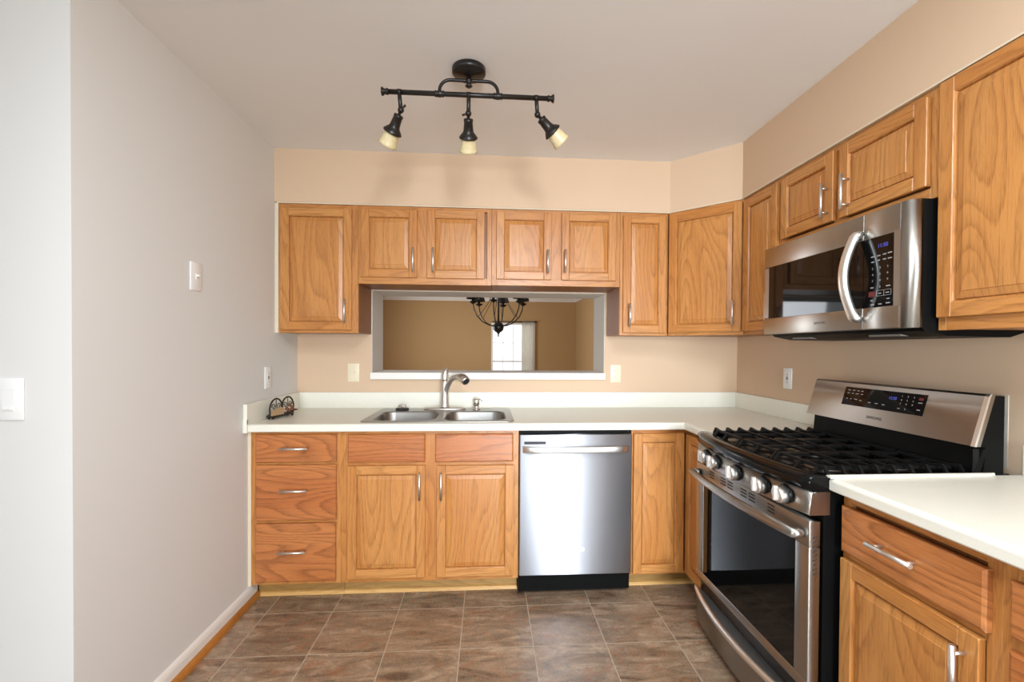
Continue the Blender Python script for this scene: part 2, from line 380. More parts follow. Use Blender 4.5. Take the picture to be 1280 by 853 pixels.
ch = empty('chandelier', (52.2, 90, 60.8))
m = MB(); m.sphere((0, 0, 0), 2.5, 20); m.lathe([(0.1, -4.4), (.35, -4.1), (.3, -3.2), (.7, -2.6), (.9, -2.2)], n=14); m.obj('ball', BRONZE, ch)
m = MB().tube([(0, 0, 2), (0, 0, 30)], .42, 10); m.lathe([(.5, 29), (2.6, 33.6), (2.8, 34.6)], n=20); m.obj('stem', BRONZE, ch)
for k in range(6):
    a = 2*PI*k/6+.32; ca, sa = math.cos(a), math.sin(a)
    pts = [(ca*r, sa*r, z) for r, z in ((1.5, .4), (4.4, .9), (7.6, 2.4), (10.2, 5.0), (11.6, 8.0), (12.0, 11.0))]
    sm = []
    for i in range(len(pts)-1):
        for q in range(4): sm.append([pts[i][j]+(pts[i+1][j]-pts[i][j])*q/4 for j in range(3)])
    sm.append(pts[-1])
    ar = MB().tube(sm, .26, 8).obj('arm', BRONZE, ch)
    x, y = ca*12.0, sa*12.0
    MB().lathe([(.3, 10.0), (1.7, 10.8), (1.8, 11.2), (.6, 11.4), (.55, 13.0)], (x, y, 0), n=16).obj('candle_cup', BRONZE, ar)
    m = MB().lathe([(3.0, 12.3), (1.7, 16.2), (1.6, 16.2), (2.85, 12.3)], (x, y, 0), n=20, cap0=False, cap1=False)
    m.obj('lamp_shade', SHADB, ar)
    if True:
        MB().tube([(ca*r, sa*r, z) for r, z in ((9.5, 4.3), (7.5, 7), (5, 10.5), (2.6, 16), (.6, 24))], .13, 6).obj('scroll_wire', BRONZE, ch)
tag(ch, 'black iron chandelier with dark shades seen through the pass-through opening', 'chandelier')

# ------------------------------------------------------------------ cabinets
def handle(parent, x, z, vertical=True, L=5.35, yf=0.0, out=1.25):
    m = MB(); h = L/2; r = .25; y = yf-out
    if vertical:
        m.tube([(x, y, z-h), (x, y, z+h)], r, 14)
        for s_ in (-1.9, 1.9): m.tube([(x, yf+.02, z+s_), (x, y, z+s_)], .17, 10)
    else:
        m.tube([(x-h, y, z), (x+h, y, z)], r, 14)
        for s_ in (-1.9, 1.9): m.tube([(x+s_, yf+.02, z), (x+s_, y, z)], .17, 10)
    return m.obj('handle', NICK, parent)
TH = .75
def door(parent, x0, x1, z0, z1, hx=None, hz=None, stile=1.75, y=0.0, sw=OAK):
    """raised-panel door: front face at local y = -TH (+y offset)"""
    s, yf, yb = stile, y-TH, y-.02
    m = MB()
    m.box(x0, x0+s, yf, yb, z0, z1, .09, 'z'); m.box(x1-s, x1, yf, yb, z0, z1, .09, 'z')
    m.box(x0+s, x1-s, yf, yb, z0, z0+s, .09, 'x'); m.box(x0+s, x1-s, yf, yb, z1-s, z1, .09, 'x')
    # moulded inner edge
    a0, a1, b0, b1 = x0+s-.05, x1-s+.05, z0+s-.05, z1-s+.05
    q = [((a0, a1, b0, b1), yf+.10), ((a0+.10, a1-.10, b0+.10, b1-.10), yf+.13), ((a0+.18, a1-.18, b0+.18, b1-.18), yf+.30), ((a0+.24, a1-.24, b0+.24, b1-.24), yf+.58)]
    lp = [[(r[0], yy, r[2]), (r[1], yy, r[2]), (r[1], yy, r[3]), (r[0], yy, r[3])] for r, yy in q]
    m.loft(lp, False, False, False, True, 'z')
    d = m.obj('door', sw, parent)
    e = .22
    q = [((a0+e-.06, a1-e+.06, b0+e-.06, b1-e+.06), yb-.05), ((a0+e-.06, a1-e+.06, b0+e-.06, b1-e+.06), yf+.57), ((a0+e+.10, a1-e-.10, b0+e+.10, b1-e-.10), yf+.57), ((a0+e+.14, a1-e-.14, b0+e+.14, b1-e-.14), yf+.36), ((a0+e+.95, a1-e-.95, b0+e+.95, b1-e-.95), yf+.15), ((a0+e+1.0, a1-e-1.0, b0+e+1.0, b1-e-1.0), yf+.08)]
    lp = [[(r[0], yy, r[2]), (r[1], yy, r[2]), (r[1], yy, r[3]), (r[0], yy, r[3])] for r, yy in q]
    # panel built with planar board UVs so that the grain runs through the bevel
    p = MB(); o0 = len(p.V)
    du, dv = random.uniform(0, 400), random.uniform(0, 400)
    for L in lp: p.V += L
    uvf = lambda i: (du+p.V[i][2], dv+p.V[i][0])
    for i in range(len(lp)-1):
        for k in range(4):
            f = [i*4+k, i*4+(k+1) % 4, (i+1)*4+(k+1) % 4, (i+1)*4+k]; p.face(f, False, [uvf(j) for j in f])
    f = [(len(lp)-1)*4+k for k in range(4)]; p.face(f, False, [uvf(j) for j in f])
    f = [3, 2, 1, 0]; p.face(f, False, [uvf(j) for j in f])
    p.obj('raised_panel', sw, d)
    if hx is not None: handle(d, hx, hz, True, yf=yf)
    return d
def drawer(parent, x0, x1, z0, z1, hx=None, hz=None, name='drawer', y=0.0, sw=None, eased=.16):
    yf = y-TH
    m = MB(); du, dv = random.uniform(0, 400), random.uniform(0, 400)
    b = bmesh.new()
    q = [((x0, x1, z0, z1), y-.02), ((x0, x1, z0, z1), yf+.22), ((x0+.06, x1-.06, z0+.06, z1-.06), yf+.12), ((x0+eased+.1, x1-eased-.1, z0+eased+.1, z1-eased-.1), yf)]
    lp = [[(r[0], yy, r[2]), (r[1], yy, r[2]), (r[1], yy, r[3]), (r[0], yy, r[3])] for r, yy in q]
    b.free()
    for L in lp: m.V += L
    uvf = lambda i: (du+m.V[i][0], dv+m.V[i][2]+.4*m.V[i][1])
    for i in range(len(lp)-1):
        for k in range(4):
            f = [i*4+k, i*4+(k+1) % 4, (i+1)*4+(k+1) % 4, (i+1)*4+k]; m.face(f, False, [uvf(j) for j in f])
    f = [(len(lp)-1)*4+k for k in range(4)]; m.face(f, False, [uvf(j) for j in f])
    f = [3, 2, 1, 0]; m.face(f, False, [uvf(j) for j in f])
    d = m.obj(name, sw or OAKD, parent)
    if hx is not None: handle(d, hx, hz, False, yf=yf)
    return d
def frame(parent, x0, x1, z0, z1, sl, sr, tb, bb, mids=(), rails=()):
    """face frame: stiles full height, rails between; front at y=0"""
    m = MB()
    m.box(x0, x0+sl, 0, .75, z0, z1, .03, 'z'); m.box(x1-sr, x1, 0, .75, z0, z1, .03, 'z')
    m.box(x0+sl, x1-sr, 0.004, .75, z1-tb, z1, .03, 'x'); m.box(x0+sl, x1-sr, 0.004, .75, z0, z0+bb, .03, 'x')
    for a, b in mids: m.box(a, b, .002, .75, z0+bb, z1-tb, .03, 'z')
    for a, b in rails: m.box(x0+sl, x1-sr, .008, .75, a, b, .03, 'x')
    return m.obj('face_frame', OAK, parent)
def carcass(parent, x0, x1, y1, z0, z1, m_=None):
    return MB().box(x0+.03, x1-.03, .76, y1, z0+.12, z1-.02, .02, 'z').obj('carcass', m_ or VEN, parent)
def kick(parent, x0, x1, y=3.1, shoe=True):
    k = MB().box(x0+.03, x1-.03, y, y+.6, .02, 3.9, .02, 'x').obj('toe_kick', KICK, parent)
    if shoe: MB().prism([(y, .02), (y-.65, .02), (y-.6, .35), (y-.42, .62), (y-.15, .78), (y, .8)], x0+.03, x1-.03, 'x', g='x').obj('shoe_moulding', SHOE, k)
    return k
RIGHT = -PI/2

# base cabinets, back run (front plane Y = -24)
c1 = empty('drawer_cabinet', (0, -24, 0))
carcass(c1, .65, 18, 23.8, 3.6, 34.45); frame(c1, .62, 18, 3.6, 34.45, 1.4, 1.0, 1.0, 1.0, (), ((27.5, 28.6), (15.9, 16.9)))
drawer(c1, 1.75, 17.35, 28.25, 33.85, 9.55, 31.2); drawer(c1, 1.75, 17.35, 16.65, 27.75, 9.45, 22.85); drawer(c1, 1.7, 17.25, 4.35, 16.05, 9.2, 10.7)
kick(c1, .65, 18.0)
tag(c1, 'oak base cabinet with three stacked drawers below the left end of the worktop', 'cabinet')
c2 = empty('sink_cabinet', (18, -24, 0))
MB().box(.03, .65, .76, 23.8, 3.7, 34.4, .02, 'z').box(35.35, 35.97, .76, 23.8, 3.7, 34.4, .02, 'z').box(.65, 35.35, .76, 23.8, 3.7, 4.4).box(.65, 35.35, 23.4, 23.8, 4.4, 34.4).obj('carcass', VEN, c2); frame(c2, 0, 36, 3.6, 34.45, 1.6, 1.2, 1.0, 1.0, ((16.4, 19.9),), ((26.9, 28.5),))
drawer(c2, 1.6, 16.95, 28.1, 33.75, name='false_drawer_front'); drawer(c2, 18.95, 34.85, 28.0, 33.7, name='false_drawer_front')
door(c2, 1.45, 17.0, 4.55, 27.4, 16.0, 23.4, y=0); door(c2, 19.3, 35.05, 4.5, 27.3, 20.28, 23.3, y=0)
kick(c2, 0, 36)
tag(c2, 'oak two-door base cabinet under the double sink', 'cabinet')

dw = empty('dishwasher', (54.15, -25.2, 0))
MB().box(-.05, 23.5, 1.6, 25, .6, 34.3).obj('body', BLKM, dw)
m = MB(); m.box(0, 23.4, 0, 1.5, 4.5, 33.6, .18, None, 3); dd = m.obj('door', SS, dw)
m = MB(); hs = []
for k in range(15):
    x = .6+22.0*k/14; yy = -.6-.75*math.sin(PI*k/14)**.5 if 0 < k < 14 else .05
    hs.append([(x, yy+.22*ca_, 30.6+.68*sa_) for ca_, sa_ in [(math.copysign(abs(math.cos(2*PI*j/16))**.7, math.cos(2*PI*j/16)), math.copysign(abs(math.sin(2*PI*j/16))**.7, math.sin(2*PI*j/16))) for j in range(16)]])
m.loft(hs); m.obj('handle', CHR, dd)
MB().box(.9, 5.4, -.03, .1, 31.6, 32.2, .02).obj('status_window', mat('smoked_strip', (.05, .05, .055), .5, 0, .2), dd)
MB().box(12.6, 13.6, -.02, .1, 9.35, 10.2, .02).obj('badge', SS, dd)
k = MB().box(.2, 23.2, 3.0, 4, .3, 4.4).obj('toe_panel', BLKM, dw)
for x in (1.6, 21.8): MB().lathe([(.2, 0), (.2, .1)], (x, 2.98, 2.4), (0, -1, 0), 12).obj('screw', NICK, k)
tag(dw, 'stainless steel dishwasher with a bowed bar handle between oak cabinets', 'dishwasher')

# corner (lazy susan) base: two doors at a right angle
c3 = empty('corner_cabinet', (77.75, -24, 0))
m = MB(); m.box(0, 36.1, .76, 23.8, 3.7, 34.45); m.box(13.0, 36.1, -12.5, .7, 3.7, 34.45); m.obj('carcass', VEN, c3)
m = MB(); m.box(0, .55, 0, .75, 3.6, 34.45, .03, 'z'); m.box(.55, 12.25, .004, .75, 33.5, 34.45, .03, 'x'); m.box(.55, 12.25, .004, .75, 3.6, 4.2, .03, 'x')
m.box(12.25, 13.0, -12.5, -11.7, 3.6, 34.45, .03, 'z'); m.box(12.25, 13, -11.7, .0, 33.5, 34.45, .03, 'y'); m.box(12.25, 13, -11.7, .0, 3.6, 4.2, .03, 'y'); m.obj('face_frame', OAK, c3)
door(c3, .35, 11.2, 4.05, 33.55)
e2 = door(c3, 0, 11.0, 4.05, 33.55)
e2.location = Vector((12.25, -.62, 0))*IN; e2.rotation_euler = (0, 0, RIGHT)
m = MB(); m.box(.1, 15.6, 3.1, 3.7, .02, 3.9, .02, 'x'); m.box(15.35, 15.95, -12.5, 3.1, .02, 3.9, .02, 'y'); kk = m.obj('toe_kick', KICK, c3)
MB().prism([(3.1, .02), (2.45, .02), (2.5, .35), (2.68, .62), (2.95, .78), (3.1, .8)], .1, 15.4, 'x', g='x').obj('shoe_moulding', SHOE, kk)
tag(c3, 'oak corner base cabinet with two doors at a right angle beside the range', 'cabinet')

# right run: base cabinets past the range
c4 = empty('drawer_door_cabinet', (90, -66.95, 0), RIGHT)
carcass(c4, 0, 17.05, 23.9, 3.6, 34.45); frame(c4, 0, 17.05, 3.6, 34.45, 1.0, 1.2, 1.1, 1.0, (), ((26.6, 27.8),))
drawer(c4, .4, 16.3, 27.55, 32.95, 8.1, 30.55); door(c4, .4, 15.9, 4.4, 26.8, 14.8, 23.0)
kick(c4, 0, 17.05)
tag(c4, 'oak base cabinet with one drawer over a door, right of the range', 'cabinet')
c5 = empty('drawer_cabinet', (90, -84.0, 0), RIGHT)
carcass(c5, 0, 18, 23.9, 3.6, 34.45); frame(c5, 0, 18, 3.6, 34.45, 1.2, 1.2, 1.1, 1.0, (), ((26.9, 28.2), (16.0, 17.0)))
drawer(c5, 1.0, 17, 28.4, 32.9, 9, 30.6); drawer(c5, 1.0, 17, 16.5, 27.3, 9, 22.5); drawer(c5, 1.0, 17, 4.4, 16.0, 9, 10.6)
kick(c5, 0, 18)
tag(c5, 'oak drawer base cabinet cut off by the right edge of the picture', 'cabinet')

# upper cabinets, back run (front plane Y = -12)
UB, UT = 54.5, 83.38
def upper(name, x0, w, zb, doors, label, stl=.8, strr=.8, mids=(), tb=.9, bb=.9, depth=11.85, m_=None):
    u = empty(name, (x0, -12, 0))
    carcass(u, 0, w, depth, zb, UT, m_); frame(u, 0, w, zb, UT, stl, strr, tb, bb, mids)
    for d in doors: door(u, *d)
    return tag(u, label, 'cabinet')
upper('wall_cabinet', .75, 17.4, UB, [(.55, 16.1, 55.15, 82.35, 14.85, 59.4)], 'tall oak wall cabinet against the left wall beside the opening', .8, 1.6)
upper('wall_cabinet', 18.2, 30.05, 65.75, [(.65, 13.15, 67.2, 82.55, 12.4, 71.1, 1.75), (15.4, 28.4, 67.15, 82.65, 16.9, 71.1, 1.75)], 'short two-door oak wall cabinet over the left half of the opening', .9, 1.0, ((13.0, 15.6),), .8, 1.6)
upper('wall_cabinet', 48.3, 30.1, 65.85, [(1.1, 13.8, 67.2, 82.7, 12.85, 71.2, 1.75), (16.2, 29.0, 67.2, 82.75, 16.9, 71.4, 1.75)], 'short two-door oak wall cabinet over the right half of the opening', 1.2, 1.0, ((13.7, 16.4),), .8, 1.5)
upper('wall_cabinet', 78.45, 11.55, UB, [(.65, 10.9, 55.15, 82.6, 1.95, 59.2, 1.7)], 'narrow oak wall cabinet just right of the pass-through opening', .9, .7)
# diagonal corner
u5 = empty('corner_wall_cabinet', (90.05, -12.05, 0), -PI/4)
DL = 12*math.sqrt(2)
frame(u5, .1, DL-.1, UB, UT, .8, .8, .7, .9)
door(u5, .45, DL-.5, 55.2, 82.75, DL-1.9, 59.2, 1.75)
m = MB(); c45 = math.cos(PI/4)
def w2l(X, Y): X, Y = X-90.05, Y+12.05; return (X*c45-Y*c45, X*c45+Y*c45)
m.prism([w2l(*p) for p in ((90.1, -.2), (90.1, -11.2), (101.3, -23.0), (113.8, -23.9), (113.8, -.2))], UB+.15, UT-.02)
m.obj('carcass', VEN, u5)
tag(u5, 'oak wall cabinet set diagonally across the corner of the room', 'cabinet')
# right wall uppers (front plane X = 102)
u6 = empty('wall_cabinet', (102, -24.1, 0), RIGHT)
carcass(u6, 0, 12.35, 11.9, UB, UT); frame(u6, 0, 12.35, UB, UT, .7, .9, .8, .9); door(u6, .5, 11.7, 55.2, 82.7, 10.6, 59.4, 1.75)
tag(u6, 'narrow oak wall cabinet between the corner cabinet and the microwave', 'cabinet')
u7 = empty('wall_cabinet', (102, -36.5, 0), RIGHT)
carcass(u7, 0, 30, 11.9, 70.0, UT); frame(u7, 0, 30, 70.0, UT, 1.0, 1.2, .9, 1.4, ((13.0, 15.2),))
door(u7, .5, 13.45, 71.6, 82.6, 12.55, 74.95, 1.75); door(u7, 14.7, 28.9, 71.55, 82.6, 16.65, 75.0, 1.75)
tag(u7, 'short two-door oak wall cabinet directly above the microwave', 'cabinet')
u8 = empty('wall_cabinet', (102, -66.6, 0), RIGHT)
carcass(u8, 0, 30, 11.9, 53.75, UT, OAK); frame(u8, 0, 30, 53.75, UT, .9, .9, .7, 1.5)
door(u8, .35, 14.9, 55.25, 83.2, 13.6, 59.5, 1.75); door(u8, 15.1, 29.6, 55.25, 83.2, 16.4, 59.5, 1.75)
tag(u8, 'large oak wall cabinet at the right edge, right of the microwave', 'cabinet')

# ------------------------------------------------------------------ worktops
def nosing(t0, t1, ax, f, zt=36.0, zb=34.5):
    """front strip with a rounded nose; profile runs back from the front edge f"""
    pf = [(f+2.9, zb), (f+.1, zb), (f, zb+.15), (f, zt-.5)]+[(f+.5-.5*math.cos(a), zt-.5+.5*math.sin(a)) for a in (.2, .4, .6, .8, 1.0, 1.2, 1.4, PI/2)]+[(f+2.9, zt)]
    return pf
ct = empty('countertop', (0, 0, 0))
m = MB()
pf = nosing(0, 0, 'x', -25.5)
m = MB(); m.loft([[(.05, y, z) for y, z in pf], [(88.5+(y+25.5), y, z) for y, z in pf]], True, False, False)
pf2 = [(y+25.5, z) for y, z in pf]     # right leg: profile across X, from the nose at X=88.5
m.loft([[(88.5+d, -25.5+d, z) for d, z in pf2], [(88.5+d, -36.6, z) for d, z in pf2]], False, True, False)
SX0, SX1, SY0, SY1 = 21.6, 53.0, -23.6, -2.9
m.box(.05, SX0+.6, -22.6, -.05, 34.5, 36); m.box(SX1-.6, 113.95, -22.6, -.05, 34.5, 36); m.box(SX0+.6, SX1-.6, SY1-.5, -.05, 34.5, 36); m.box(91.4, 113.95, -36.6, -22.6, 34.5, 36)
m.obj('worktop', LAM, ct)
MB().box(.05, 113.95, -.8, -.05, 36, 40, .08).box(113.2, 113.95, -36.6, -.8, 36, 40, .08).box(.05, .8, -25.9, -.8, 36.0, 40, .08).box(.05, .8, -25.95, -25.5, 34.4, 37).obj('backsplash', LAM, ct)
tag(ct, 'white laminate L-shaped worktop with backsplash around the sink and corner', 'countertop')
ct2 = empty('countertop', (88.4, -66.6, 0), RIGHT)
m = MB(); pf = nosing(0, 0, 'x', 0); m.prism(pf, 0.0, 36.0, 'x'); m.box(0, 36, 2.9, 25.5, 34.5, 36); m.obj('worktop', LAM, ct2)
MB().box(.15, 36, 24.75, 25.5, 36, 39.8, .1).obj('backsplash', LAM, ct2)
tag(ct2, 'white laminate worktop at lower right, on the near side of the range', 'countertop')
gs = empty('stove_gap_cover', (88.0, -66.75, 36.0), RIGHT)
m = MB(); pr = [(-.45, .03), (.35, .03), (.35, .20), (.1, .34), (-.2, .34), (-.45, .2)]
m.loft([[(x, y, z) for x, z in pr] for y in (.2, 20.4)]+[[(x*.3-.1, 21.6, z) for x, z in pr]], True, True, False); m.obj('cover_strip', SILI, gs)
tag(gs, 'thin white gap strip lying along the worktop edge beside the range', 'gap cover')

# ------------------------------------------------------------------ sink
sk = empty('kitchen_sink', (0, 0, 36.01))
b = bmesh.new()
def loop(bm, pts, z):
    vs_ = [bm.verts.new((x, y, z)) for x, y in pts]; es = [bm.edges.new((vs_[i], vs_[(i+1) % len(vs_)])) for i in range(len(vs_))]
    return vs_, es
o_v, o_e = loop(b, rrect(SX0, SX1, SY0, SY1, 1.4, 6), .16)
B1 = (23.0, 36.6, -22.4, -8.2); B2 = (38.0, 51.6, -22.4, -8.2)
i1_v, i1_e = loop(b, rrect(*B1, 3.0, 6), .16); i2_v, i2_e = loop(b, rrect(*B2, 3.0, 6), .16)
bmesh.ops.triangle_fill(b, use_beauty=True, use_dissolve=False, edges=o_e+i1_e+i2_e)
m = MB(); m.add_bm(b)
outer = rrect(SX0, SX1, SY0, SY1, 1.4, 6); out2 = rrect(SX0-.12, SX1+.12, SY0-.12, SY1+.12, 1.5, 6)
m.loft([[(x, y, .16) for x, y in outer], [(x, y, .10) for x, y in out2], [(x, y, .0) for x, y in out2]], False, False, True)
m.obj('rim', SINKM, sk)
for B in (B1, B2):
    m = MB(); lp = []
    for ins, z, r in ((0, .16, 3.0), (.12, .05, 2.9), (.25, -.3, 2.8), (.5, -5.2, 2.6), (1.0, -6.4, 2.3), (2.2, -6.9, 1.8)):
        lp.append([(x, y, z) for x, y in rrect(B[0]+ins, B[1]-ins, B[2]+ins, B[3]-ins, r, 6)])
    m.loft(lp, False, True, True); bo = m.obj('basin', SINKM, sk)
    MB().lathe([(1.7, 0), (1.7, .12), (1.3, .1), (1.2, .02)], ((B[0]+B[1])/2, (B[2]+B[3])/2-.0, -6.88), n=20).obj('drain', NICK, bo)
tag(sk, 'stainless steel double-basin drop-in sink set in the white worktop', 'sink')

fa = empty('kitchen_faucet', (37.1, -5.3, 36.17))
m = MB(); base = [[(5.1*s_*math.cos(2*PI*k/32), 1.25*s_*math.sin(2*PI*k/32), z) for k in range(32)] for s_, z in ((1, .0), (1, .25), (.9, .45), (.6, .55))]
m.loft(base); m.obj('deck_plate', NICK, fa)
m = MB().lathe([(1.25, .5), (1.15, .9), (1.0, 1.8), (.92, 4), (.9, 6.6), (.86, 7.4)], n=24); m.obj('column', NICK, fa)
ctl = [(.1, 0, 2.6), (.3, -.3, 4.6), (.95, -1.0, 6.3), (1.9, -2.2, 7.6), (2.9, -3.5, 8.2), (3.8, -4.7, 8.3)]
def smooth(P, n=6):
    out = []
    for i in range(len(P)-1):
        p0 = Vector(P[max(i-1, 0)]); p1 = Vector(P[i]); p2 = Vector(P[i+1]); p3 = Vector(P[min(i+2, len(P)-1)])
        for k in range(n):
            q = k/n; out.append(.5*((2*p1)+(p2-p0)*q+(2*p0-5*p1+4*p2-p3)*q*q+(3*p1-p0-3*p2+p3)*q**3))
    out.append(Vector(P[-1])); return out
sp_ = smooth(ctl); nn = len(sp_)
MB().tube(sp_, [.72-.12*k/nn if k < nn*.7 else .6 for k in range(nn)], 16).obj('spout', NICK, fa)
hd = smooth([(3.5, -4.3, 8.32), (4.6, -5.6, 8.1), (5.5, -6.7, 7.35)], 4)
h = MB().tube(hd, [.62, .74, .86, .94, 1.0, 1.04, 1.04, 1.0, .94], 16).obj('spray_head', NICK, fa)
q0 = Vector((5.5, -6.7, 7.35)); q1 = (Vector(hd[-1])-Vector(hd[-2])).normalized()
MB().tube([q0-q1*.05, q0+q1*.1], .74, 16).obj('nozzle', RUB, h)
MB().tube(smooth([(0, 0, 7.2), (.02, .0, 8.6), (.2, .1, 9.5), (.6, .15, 10.2)], 4), [.88, .88, .87, .86, .85, .82, .78, .74, .68, .58, .46, .36, .26], 14).obj('lever', NICK, fa)
tag(fa, 'brushed nickel pull-out kitchen faucet with arched spout behind the sink', 'faucet')

sd = empty('soap_dispenser', (44.8, -5.2, 36.17))
MB().lathe([(.95, 0), (.95, .25), (.6, .4), (.5, 1.0), (.72, 1.1), (.76, 2.3), (.6, 2.6)], n=18).obj('pump_body', NICK, sd)
MB().tube([(0, 0, 2.3), (.8, -.5, 2.55), (1.3, -.8, 2.2)], .2, 8).obj('spout', NICK, sd)
tag(sd, 'small chrome soap dispenser on the sink deck right of the faucet', 'soap dispenser')
sp1 = empty('sink_stopper', (26.9, -5.6, 36.17))
MB().lathe([(1.55, 0), (1.6, .25), (1.5, .42), (.4, .45)], n=24).obj('rubber_flange', RUB, sp1)
MB().tube([(-.55, 0, .4), (-.55, 0, .95)], .22, 10).tube([(.55, 0, .4), (.55, 0, .95)], .22, 10).tube([(-.9, 0, .95), (.9, 0, .95)], .24, 10).obj('knob', NICK, sp1)
tag(sp1, 'black rubber sink stopper with metal knob on the sink deck left of faucet', 'sink stopper')

# wire ornament on the worktop
wo = empty('wire_napkin_holder', (2.75, -15.7, 36.01), math.radians(76))
m = MB(); base_ = [(4.2*math.cos(2*PI*k/32), 1.1*math.sin(2*PI*k/32)) for k in range(32)]
m.loft([[(x*s_, y*s_, z) for x, y in base_] for s_, z in ((.90, .35), (1, .5), (1, .8), (.94, .9))]); wb = m.obj('base_dish', RUST, wo)
for x, y in ((-3.0, -.5), (3.1, -.5), (-2.8, .6), (2.9, .6)): MB().lathe([(.22, 0), (.3, .3), (.22, .5)], (x, y, .01), n=10).obj('foot', RUST, wb)
for cx, cy in ((-2.0, -.45), (2.0, -.2)):
    m = MB()
    m.tube([(cx-1.75, cy, .7), (cx-1.95, cy, 1.9)]+[(cx-1.95*math.cos(PI*k/18), cy, 1.9+2.35*math.sin(PI*k/18)) for k in range(1, 18)]+[(cx+1.95, cy, 1.9), (cx+1.75, cy, .7)], .17, 8, up=(0, 1, 0))
    ar = m.obj('arch', RUST, wo)
    for s_ in (-1, 1):
        MB().tube([(cx+s_*(.75+.62*math.cos(t_*.45)*(1-t_/22)), cy, 2.5+.75*math.sin(t_*.45)*(1-t_/22)) for t_ in range(18)], .09, 6, up=(0, 1, 0)).obj('scroll', RUST, ar)
    MB().tube([(cx, cy, .8), (cx, cy, 4.2)], .08, 6).obj('upright', RUST, ar)
MB().prism([(-4.1, .8), (-.35, .8), (-.3, 1.9), (-1.0, 2.35), (-2.4, 2.35), (-3.5, 1.9), (-4.1, 1.3)], -1.12, -.85, 'y').obj('shield', LEAF, wo)
for x, y, z in ((1.1, -.5, 1.6), (2.0, -.55, 2.3), (2.9, -.5, 1.7), (1.6, -.6, 1.2), (2.6, -.6, 1.3)): MB().lathe([(.02, 0), (.42, .3), (.34, .6), (.02, 1.0)], (x, y, z-.3), (.2, -.3, 1), 10).obj('leaf', TIPS, wo)
MB().tube([(3.6, .2, 1.0), (4.5, .0, 1.1), (5.3, -.2, 1.0)], [.2, .28, .12], 8).obj('twig', TIPS, wo)
tag(wo, 'small dark wire holder with two scrolled arches on the worktop corner', 'napkin holder')

# ------------------------------------------------------------------ range (local: x along the front, y depth, front of oven door at y=0)
rg = empty('gas_range', (86.0, -36.72, 0), RIGHT)
RW = 29.8
def bow(x, B): return -B*(1-((x-RW/2)/(RW/2))**2)
def sweep(prof_fn, x0, x1, n=20):
    m = MB(); m.loft([[(x0+(x1-x0)*k/n, y, z) for y, z in prof_fn(x0+(x1-x0)*k/n)] for k in range(n+1)], True, True, True); return m
MB().box(.15, RW-.15, 1.9, 25.0, 1.0, 35.2).obj('body', BLKM, rg)
cp = sweep(lambda x: [(.1+bow(x, 1.5), 31.45), (.0+bow(x, 1.5), 31.6), (.35+bow(x, 1.5), 34.15), (2.6, 34.3), (2.6, 31.45)], 0, RW).obj('control_panel', SSR, rg)
ck = sweep(lambda x: [(.45+bow(x, 1.75), 34.25), (.15+bow(x, 1.75), 34.5), (.0+bow(x, 1.75), 35.3), (.25+bow(x, 1.75), 36.0), (.9+bow(x, 1.75), 36.25), (2.2+bow(x, 1.75), 36.15), (3.0, 35.6), (3.0, 34.25)], 0, RW)
ck.box(.0, 1.0, 3, 26, 34.3, 36.1, .12).box(RW-1.0, RW, 3, 26, 34.3, 36.1, .12).box(.9, RW-.9, 2.8, 26, 34.3, 35.55)
ck.obj('cooktop', BLK, rg)
for x in (5.9, 9.9, 16.2, 22.3, 26.2):
    y = .15+bow(x, 1.5); z = 33.0
    k_ = MB().lathe([(1.22, .1), (1.22, -.25), (1.18, -.3)], (x, y, z), (0, 1, .12), 24).obj('burner_knob', BLK, rg)
    MB().lathe([(1.08, -.2), (1.06, -1.15), (1.0, -1.32), (.6, -1.35)], (x, y, z), (0, 1, .12), 28).box(x-.2, x+.2, y-1.75, y-1.2, z-.85, z+1.1, .08).obj('knob_cap', CHR, k_)
# oven door
m = MB(); m.box(0, RW, .0, 1.5, 27.6, 30.75, .14, None, 2); m.box(0, 2.7, 0, 1.5, 11.2, 27.6, .14, None, 2); m.box(RW-2.5, RW, 0, 1.5, 11.2, 27.6, .14, None, 2); m.box(0, RW, 0, 1.5, 9.9, 11.25, .14, None, 2)
od = m.obj('oven_door', SSR, rg)
MB().box(2.65, RW-2.45, .12, 1.2, 11.2, 27.65).obj('oven_window', GLASSB, od)
for xs in ((5.0, 6.6), (8.8, 10.4), (11.0, 12.6), (14.8, 16.4), (17.0, 18.6), (21.6, 23.2)):
    m = MB()
    for z in (29.15, 29.65, 30.1): m.box(xs[0], xs[1], -.02, .2, z, z+.2)
    m.obj('vent_slot', SLOT, od)
m = MB()
for k in range(9): m.prism([(.5+.0, 28.6-.55*k), (.5, 28.8-.55*k), (1.0, 29.0-.55*k), (1.0, 28.8-.55*k)], RW-.1, RW+.03, 'x')
m.obj('side_vent', SLOT, od)
pts = [(x, -1.3-1.0*(1-((x-RW/2)/(RW/2-.9))**2)+.0, 29.05) for x in [1.0+(RW-2.0)*k/18 for k in range(19)]]
m = MB(); m.tube([(1.2, .1, 29.05), (.95, -.8, 29.05)]+pts+[(RW-.95, -.8, 29.05), (RW-1.2, .1, 29.05)], .62, 14, up=(0, 0, 1)); m.obj('handle', SSR, od)
